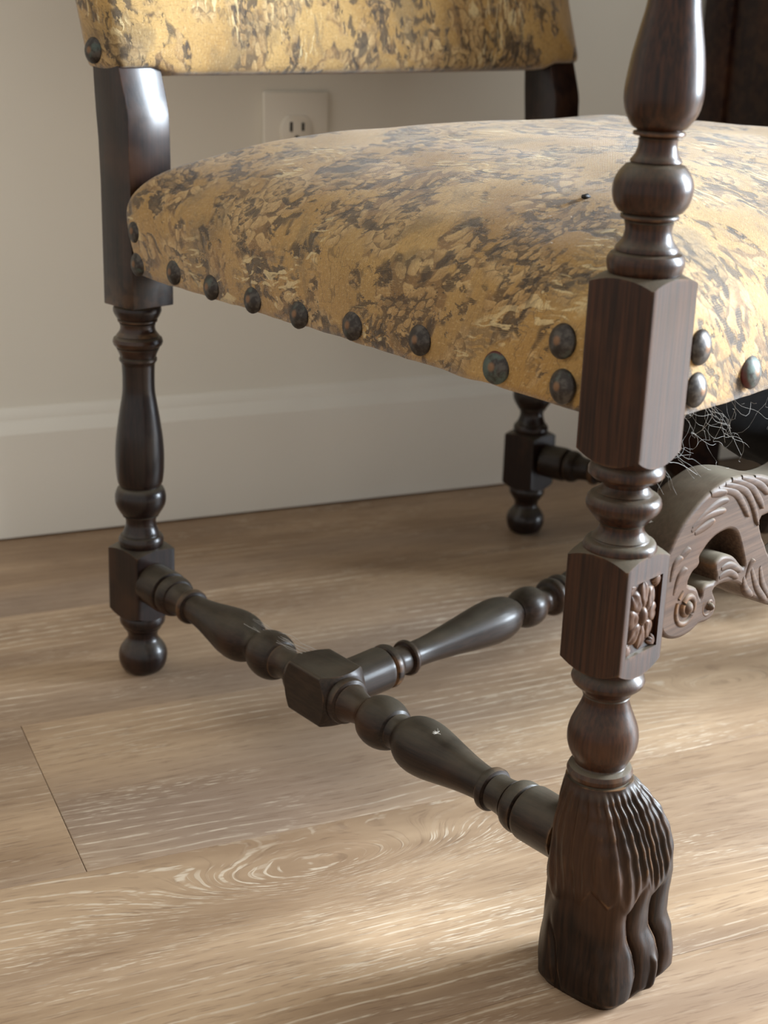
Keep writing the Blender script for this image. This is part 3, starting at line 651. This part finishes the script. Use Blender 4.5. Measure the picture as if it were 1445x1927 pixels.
def leaf_strokes(parent):
    S = [[(-0.2527, 0.2856), (-0.2354, 0.2799), (-0.2252, 0.2712), (-0.2171, 0.2614)], [(-0.2461, 0.2867), (-0.2259, 0.2798), (-0.2138, 0.2686), (-0.2049, 0.2531)], [(-0.2394, 0.2879), (-0.2188, 0.2802), (-0.2067, 0.2697), (-0.2015, 0.2631)], [(-0.2286, 0.2869), (-0.2089, 0.2794), (-0.1965, 0.2708)], [(-0.2140, 0.2840), (-0.197, 0.2775), (-0.186, 0.2690)],
         [(-0.2603, 0.2841), (-0.2523, 0.2836), (-0.2453, 0.2827)], [(-0.2763, 0.2688), (-0.264, 0.2742), (-0.2511, 0.2776), (-0.2419, 0.2775)], [(-0.2771, 0.2671), (-0.2636, 0.2722), (-0.2431, 0.2719)], [(-0.2734, 0.2649), (-0.2626, 0.2668), (-0.2551, 0.2689)],
         [(-0.2885, 0.2520), (-0.2830, 0.2550), (-0.2775, 0.2577)], [(-0.2930, 0.2420), (-0.2906, 0.2511), (-0.2846, 0.2543)], [(-0.2885, 0.2330), (-0.2847, 0.2429), (-0.2788, 0.2464)],
         [(-0.2110, 0.2210), (-0.2076, 0.2293), (-0.2045, 0.2325)], [(-0.2138, 0.2234), (-0.2096, 0.2153), (-0.202, 0.2091)], [(-0.206, 0.2275), (-0.1964, 0.2124), (-0.1834, 0.2004)], [(-0.1955, 0.2255), (-0.1903, 0.2136), (-0.1806, 0.2017)],
         [(-0.2404, 0.2358), (-0.2308, 0.2353), (-0.2186, 0.2287)], [(-0.2417, 0.2308), (-0.2312, 0.2314), (-0.2215, 0.2254)]]
    for sx in (-1, 1):
        for st in S:
            bm = bmesh.new()
            P = spline([(-x if sx > 0 else x, 0, z) for x, z in st], 7); n = len(P); rows = []
            for i, p in enumerate(P):
                u = i/(n-1); wv = 0.0034*(0.35+0.65*math.sin(math.pi*min(1, 0.10+0.80*u))**0.8)*(1 if u < 0.9 else max(0.25, (1-u)/0.1))
                a = P[max(0, i-1)]; b = P[min(n-1, i+1)]; tx, tz = b[0]-a[0], b[2]-a[2]; l = math.hypot(tx, tz) or 1
                nx, nz = -tz/l, tx/l; row = []
                for j in range(7):
                    v = -1+j/3; row.append(bm.verts.new((p[0]+nx*v*wv, YF-0.0021*math.sqrt(max(0, 1-v*v))*(0.5+0.5*u)*(1.25 if u < 0.97 else 0.5)+0.0006, p[2]+nz*v*wv)))
                rows.append(row)
            for a, b in zip(rows, rows[1:]):
                for j in range(6): bm.faces.new((a[j], a[j+1], b[j+1], b[j]))
            bm.normal_update()
            for f in bm.faces:
                if f.normal.y > 0: f.normal_flip()
            me = bpy.data.meshes.new('carved_leaf'); bm.to_mesh(me); bm.free()
            for p in me.polygons: p.use_smooth = True
            link('carved_leaf', me, M_scroll, parent)
leaf_strokes(scroll)
for sx in (1, -1):
    for (vx, vz, rx, rz, turns, ph) in ((-0.2740, 0.2215, .0150, .0150, 1.5, 2.0), (-0.2500, 0.2158, .0085, .0090, 1.1, 2.4)):
        bmv = bmesh.new(); P, Rr = [], []
        for i in range(44):
            u = i/43; an = ph + turns*2*math.pi*u; q = 1-0.80*u
            P.append((sx*(vx+rx*0.80*q*math.cos(an)), YF+0.0004, vz+rz*0.80*q*math.sin(an))); Rr.append(0.0022*rx/.014*(0.7+0.5*u))
        tube(bmv, P, Rr, 8)
        seg = 20; c0 = bmv.verts.new((sx*vx, YF-0.0042, vz)); prev = None
        for i in range(1, 6):
            r = i/5; rw = [bmv.verts.new((sx*vx+0.30*rx*r*math.cos(2*math.pi*j/seg), YF-0.0042*math.sqrt(1-r*r)+0.0002, vz+0.30*rz*r*math.sin(2*math.pi*j/seg))) for j in range(seg)]
            for j in range(seg):
                if prev: bmv.faces.new((prev[j], prev[(j+1) % seg], rw[(j+1) % seg], rw[j]))
                else: bmv.faces.new((c0, rw[(j+1) % seg], rw[j]))
            prev = rw
        bm_obj('volute', bmv, M_scroll, scroll, 50)
# --- seat
def pillow(outline, center, zb, zr, H, fn, nk=44, nw=10, bul=0.002, pk=2.6, qk=0.55, under=True):
    """closed cushion: wall from zb to zr then a dome of height H; fn maps (x,y,h)->xyz; returns mesh with UV in metres"""
    verts, uvs, faces = [], [], []; n = len(outline)
    ks = [1-((i/nk)**1.7) for i in range(nk)]
    lev = []
    for i in range(nw): lev.append((1+0, zb+(zr-zb)*i/nw, bul*math.sin(math.pi*0.9*i/nw)))
    for kq in ks: lev.append((kq, zr+H*(1-kq**pk)**qk, bul*math.sin(math.pi*0.9)*0.5 if kq == 1 else 0))
    cx, cy = center
    rad = [math.hypot(x-cx, y-cy) for x, y in outline]
    arc = [[0]*n for _ in lev]
    for li in range(len(lev)-2, -1, -1):
        for i in range(n):
            k0, h0, _ = lev[li]; k1, h1, _ = lev[li+1]
            arc[li][i] = arc[li+1][i]+math.hypot(rad[i]*(k0-k1), h0-h1)
    kl = lev[-1][0]
    for li, (kq, h, bu) in enumerate(lev):
        for i, (x, y) in enumerate(outline):
            dx, dy = (x-cx)/rad[i], (y-cy)/rad[i]
            verts.append(fn(cx+(x-cx)*kq+dx*bu, cy+(y-cy)*kq+dy*bu, h))
            a = arc[li][i]+rad[i]*kl; uvs.append((cx+dx*a, cy+dy*a))
    for li in range(len(lev)-1):
        for i in range(n):
            faces.append((li*n+i, li*n+(i+1) % n, (li+1)*n+(i+1) % n, (li+1)*n+i))
    ct = len(verts); verts.append(fn(cx, cy, zr+H)); uvs.append((cx, cy)); b = (len(lev)-1)*n
    for i in range(n): faces.append((b+i, b+(i+1) % n, ct))
    if under:
        cb = len(verts); verts.append(fn(cx, cy, zb)); uvs.append((cx, cy))
        for i in range(n): faces.append(((i+1) % n, i, cb))
    me = bpy.data.meshes.new('pillow'); me.from_pydata(verts, [], faces)
    ul = me.uv_layers.new(name='UVMap')
    for l in me.loops: ul.data[l.index].uv = uvs[l.vertex_index]
    return me
def rounded_poly(P, r, per):
    out = []; n = len(P)
    for i in range(n):
        a, b, c = Vector(P[i-1]), Vector(P[i]), Vector(P[(i+1) % n])
        d1, d2 = (a-b).normalized(), (c-b).normalized()
        p1, p2 = b+d1*r, b+d2*r
        for j in range(7):
            u = j/6; out.append(tuple((1-u)**2*p1+2*u*(1-u)*b+u*u*p2))
        e = c+(b-c).normalized()*r
        m_ = max(2, int((e-p2).length/per))
        for j in range(1, m_): out.append(tuple(p2+(e-p2)*j/m_))
    return out
so = rounded_poly([(-WF-.0172, -.0155), (WF+.0172, -.0155), (WB+.0210, .473), (-WB-.0210, .473)], 0.010, 0.008)
rs = random.Random(3)
def seatf(x, y, h):
    j = mnoise.noise(Vector((x*22, y*22, h*30)))*0.0016*(1 if h > 0.35 else 0.3)
    jz = 0.0012*mnoise.noise(Vector((x*60, y*60, 3))) if h < 0.34 else 0
    y += 0.011*sstep(h, 0.340, 0.385)*sstep(y, 0.40, 0.47)
    return (x, y, h+j+jz)
me = pillow(so, (0, 0.235), 0.336, 0.383, 0.069, seatf, pk=2.6, qk=0.56)
me.name = 'seat'; seat = link('seat', me, M_fab, chair); seat['label'] = 'stuffed tapestry seat'
for p in me.polygons: p.use_smooth = True
# nails
nb = bmesh.new(); seg = 28; prof = [(-.0012, .0090), (.0002, .0094), (.0012, .0090), (.0024, .0078), (.0036, .0058), (.0043, .0036), (.0046, .0022), (.0049, .0010)]
rows = [[nb.verts.new((r*math.cos(2*math.pi*i/seg), r*math.sin(2*math.pi*i/seg), z)) for i in range(seg)] for z, r in prof]
for a, b in zip(rows, rows[1:]):
    for i in range(seg): nb.faces.new((a[i], a[(i+1) % seg], b[(i+1) % seg], b[i]))
nb.faces.new(rows[-1]); nb.faces.new(rows[0][::-1])
nail_me = bpy.data.meshes.new('upholstery_nail'); nb.to_mesh(nail_me); nb.free(); nail_me.materials.append(M_nail)
for p in nail_me.polygons: p.use_smooth = True
nail_me2 = nail_me.copy(); nail_me2.materials.clear(); nail_me2.materials.append(M_nailg)
def nail(loc, nrm, parent, green=False):
    o = bpy.data.objects.new('upholstery_nail', nail_me2 if green else nail_me); COL.objects.link(o)
    nrm = Vector(nrm); nrm += Vector((rs.uniform(-.08, .08), rs.uniform(-.08, .08), rs.uniform(-.08, .08)))
    o.location = loc; o.rotation_euler = nrm.to_track_quat('Z', 'Y').to_euler(); o.parent = parent
    if green: o['label'] = 'nail head green with verdigris'
    return o
side_n = Vector((-D, (WF-WB), 0)).normalized()
NS = [(0.4679, 0.3681, 0), (0.4659, 0.3445, 0), (0.4156, 0.3466, 0), (0.3674, 0.3440, 0), (0.3174, 0.3439, 0), (0.2657, 0.3434, 0), (0.2112, 0.3464, 0), (0.1486, 0.3498, 0), (0.0850, 0.3470, 1), (0.0375, 0.3707, 0), (0.0352, 0.3474, 0)]
for sx in (-1, 1):
    for (y, z, g) in NS:
        x = -(WF+.0172) + (WF-WB)*y/D
        nail((-sx*x if sx > 0 else x, y, z), (side_n.x*(-sx), side_n.y, 0.12), seat, bool(g) and sx < 0)
xs = [-0.2390-0.0] + [-0.185+0.0528*i for i in range(8)] + [0.2390]
for (x, z, g) in [(-.2927, .3711, 0), (-.2930, .3489, 0), (.2927, .3711, 0), (.2930, .3489, 0)] + [(x, 0.3500, 1 if i == 0 else 0) for i, x in enumerate(xs)]:
    nail((x, -.0170, z), (0, -1, 0.12), seat, bool(g))
# torn black cloth sagging behind the front rail under the seat
bm = bmesh.new(); g = []
NX, NY = 60, 40
for i in range(NX+1):
    x = -0.30+0.60*i/NX; row = []
    for jj in range(NY+1):
        y = -0.004+0.47*jj/NY
        wx = 1-0.20*jj/NY
        dp = min(0.105, max(0.0, 0.42*(0.268-abs(x))))*sstep(y, -0.004, 0.045)*sstep(y, 0.20, 0.075)
        dp += 0.006*(1+mnoise.noise(Vector((x*25, y*25, 0))))*sstep(y, 0, 0.03)
        row.append(bm.verts.new((x*wx, y, 0.3365-dp)))
    g.append(row)
for i in range(NX):
    for jj in range(NY): bm.faces.new((g[i][jj], g[i+1][jj], g[i+1][jj+1], g[i][jj+1]))
me = bpy.data.meshes.new('dust_cover'); bm.to_mesh(me); bm.free()
dust = link('dust_cover', me, M_cloth, chair); dust['label'] = 'sagging black cloth under the seat'
for p in me.polygons: p.use_smooth = True
# --- upholstered back
RK = math.atan(0.30)
def backf(x, v, h):      # v up the back, h forward from the rear plane
    j = mnoise.noise(Vector((x*18, v*18, 5)))*0.0012
    yy = D + 0.0245 + 0.30*v - h*math.cos(RK) - j; zz = 0.4790 + v + h*math.sin(RK)*0.25 - 0.0050*sstep(abs(x), WB-.018, WB-.028)*sstep(v, 0.05, 0.0)
    return (x, yy, zz)
bo = rounded_poly([(-WB-.0180, 0), (WB+.0195, 0), (WB+.0195, .455), (-WB-.0180, .455)], 0.006, 0.009)
me = pillow(bo, (0, 0.2275), 0.0, 0.0375, 0.020, backf, nk=40, nw=10, bul=0.0025, pk=5, qk=0.6)
me.name = 'backrest'; back = link('backrest', me, M_fab, chair); back['label'] = 'tapestry covered back pad'
for p in me.polygons: p.use_smooth = True
bmesh_fix = bmesh.new(); bmesh_fix.from_mesh(me); bmesh.ops.recalc_face_normals(bmesh_fix, faces=bmesh_fix.faces); bmesh_fix.to_mesh(me); bmesh_fix.free()
for ob_ in (seat, dust):
    q = bmesh.new(); q.from_mesh(ob_.data); bmesh.ops.recalc_face_normals(q, faces=q.faces); q.to_mesh(ob_.data); q.free()
for sx in (-1, 1):
    for i in range(8):
        v = 0.013+0.056*i
        nail((sx*(WB+.0200), D+0.0245+0.30*v-0.013, 0.4785+v), (sx, 0, 0), back)
# --- arms
for sx in (-1,):
    P = spline([(-WF+.004, -.055, .668), (-WF+.0045, -.03, .680), (-WF+.0055, 0, .676), (-WF+.02, .12, .664), (-WF+.045, .28, .662), (-WB-.002, .44, .676), (-WB+.001, .545, .685)], 8)
    bm = bmesh.new(); rows = []
    for i, p in enumerate(P):
        u = i/(len(P)-1); ww = .026-.006*u; hh = .016
        if i < 4: ww *= 0.55+0.15*i
        rows.append([bm.verts.new((p[0]+ww*math.copysign(abs(math.cos(a))**0.6, math.cos(a)), p[1], p[2]+hh*math.copysign(abs(math.sin(a))**0.8, math.sin(a)))) for a in [2*math.pi*j/24 for j in range(24)]])
    for a, b in zip(rows, rows[1:]):
        for j in range(24): bm.faces.new((a[j], a[(j+1) % 24], b[(j+1) % 24], b[j]))
    bm.faces.new(rows[0]); bm.faces.new(rows[-1][::-1])
    arm = bm_obj('armrest', bm, M_side, chair, 50)
    mirror_tree(arm)
# ------------------------------------------------------------------ cobwebs, lint and a crumb
rw = random.Random(11)
def strand(bm, a, b, sag, r, n=14, jit=0.0025):
    a, b = Vector(a), Vector(b); P = []
    ph = [rw.uniform(0, 6.3) for _ in range(3)]
    for i in range(n+1):
        u = i/n; p = a.lerp(b, u); p.z -= sag*4*u*(1-u)
        q = math.sin(math.pi*u)*jit
        p += Vector((q*math.sin(9*u+ph[0]), q*math.sin(11*u+ph[1]), q*math.sin(13*u+ph[2]))); P.append(p)
    tube(bm, P, r, 4); return P
def seat_edge(x): return (x, -.006+rw.uniform(0, .03), .334)
bm = bmesh.new(); anchors = []
for i in range(34):
    x = rw.uniform(-.302, -.170)
    a = seat_edge(x) if rw.random() < 0.7 else (-.3035, rw.uniform(-.01, .012), rw.uniform(.322, .334))
    dx = rw.uniform(.0, .10); b = (min(-.12, a[0]+dx), rw.uniform(-.004, .035), max(.285, a[2]-rw.uniform(.010, .055)))
    anchors.append(strand(bm, a, b, rw.uniform(-.004, .008), rw.uniform(.00003, .00009), 18, rw.uniform(.001, .0045)))
for i in range(45):
    p, q = rw.choice(anchors), rw.choice(anchors); a, b = rw.choice(p), rw.choice(q)
    if (a-b).length < .05: strand(bm, a, b, rw.uniform(-.002, .004), rw.uniform(.00003, .00007), 12, .002)
for i in range(5):
    a = (-.3030, rw.uniform(-.008, .010), rw.uniform(.318, .334)); b = (rw.uniform(-.285, -.245), rw.uniform(-.008, .010), rw.uniform(.2815, .2895))
    strand(bm, a, b, .001, .00004, 12, .0020)
for i in range(7):
    x = rw.uniform(-.300, -.24); strand(bm, (x, .004, .331), (x+rw.uniform(-.006, .012), .03, rw.uniform(.295, .318)), 0, rw.uniform(.00007, .00012), 20, .004)
web = bm_obj('cobweb', bm, M_web, None, 60)
tag(web, 'tangled pale cobweb hanging under the front edge of the seat', 'cobweb', kind='stuff')
# web over the side stretcher next to its middle block
bm = bmesh.new(); c0 = mid + dirv*0.045; top = Vector((c0.x, c0.y, ZS+.0125))
for i in range(9):
    a = Vector(SSf(rw.uniform(.075, .11), rw.uniform(-.006, .006), .0165)); b = Vector(SSf(rw.uniform(.018, .022), rw.uniform(-.004, .012), .0172))
    strand(bm, a, b, rw.uniform(-.001, .003), rw.uniform(.00006, .00014), 12, .001)
web2 = bm_obj('cobweb', bm, M_web, None, 60)
tag(web2, 'wisp of cobweb stretched over the side stretcher beside its middle block', 'cobweb', kind='stuff')
def fluff(name, loc, size, mat, label, cat, n=14):
    bm = bmesh.new()
    for i in range(n):
        d = Vector((rw.gauss(0, 1), rw.gauss(0, 1), abs(rw.gauss(0, .5)))).normalized(); L = size*rw.uniform(.4, 1)
        P = [Vector(loc)+d*L*u+Vector((rw.uniform(-.2, .2), rw.uniform(-.2, .2), rw.uniform(0, .2)))*size*u for u in (0, .35, .7, 1)]
        tube(bm, P, [size*.09, size*.07, size*.05, size*.02], 4)
    o = bm_obj(name, bm, mat, None, 60); tag(o, label, cat); return o
fluff('lint_fluff', SSf(-.122, -.004, .0180), .0032, M_lint, 'tiny white fluff of lint on top of the side stretcher', 'lint')
fluff('lint_fluff', (-.2905, .004, .2705), .0030, M_lint, 'tiny white tuft of lint caught on the scroll stretcher top', 'lint')
bpy.context.view_layer.update()
def on_seat(x, y):
    hit, loc, nr, _ = seat.ray_cast(Vector((x, y, 1)), Vector((0, 0, -1))); return loc
p = on_seat(-.252, .090)
bm = bmesh.new(); bmesh.ops.create_icosphere(bm, subdivisions=2, radius=.0022)
for v in bm.verts: v.co = Vector((v.co.x*1.5, v.co.y, v.co.z*.7))*(1+.35*mnoise.noise(v.co*700)) + p + Vector((0, 0, .0010))
tag(bm_obj('crumb', bm, M_crumb, None, 60), 'small black crumb lying on the tapestry seat', 'crumb')
for i, (dx, dy) in enumerate(((-.023, -.008), (-.024, .006), (-.050, -.016))):
    q = on_seat(p.x+dx, p.y+dy)
    fluff('lint_speck', q+Vector((0, 0, .0003)), .0011, M_lint, ('tiny white lint speck on the seat, nearest the turned front post', 'tiny white lint speck on the seat, uppermost of the three below the crumb', 'tiny white lint speck on the seat, lowest and farthest from the black crumb')[i], 'lint', 8)
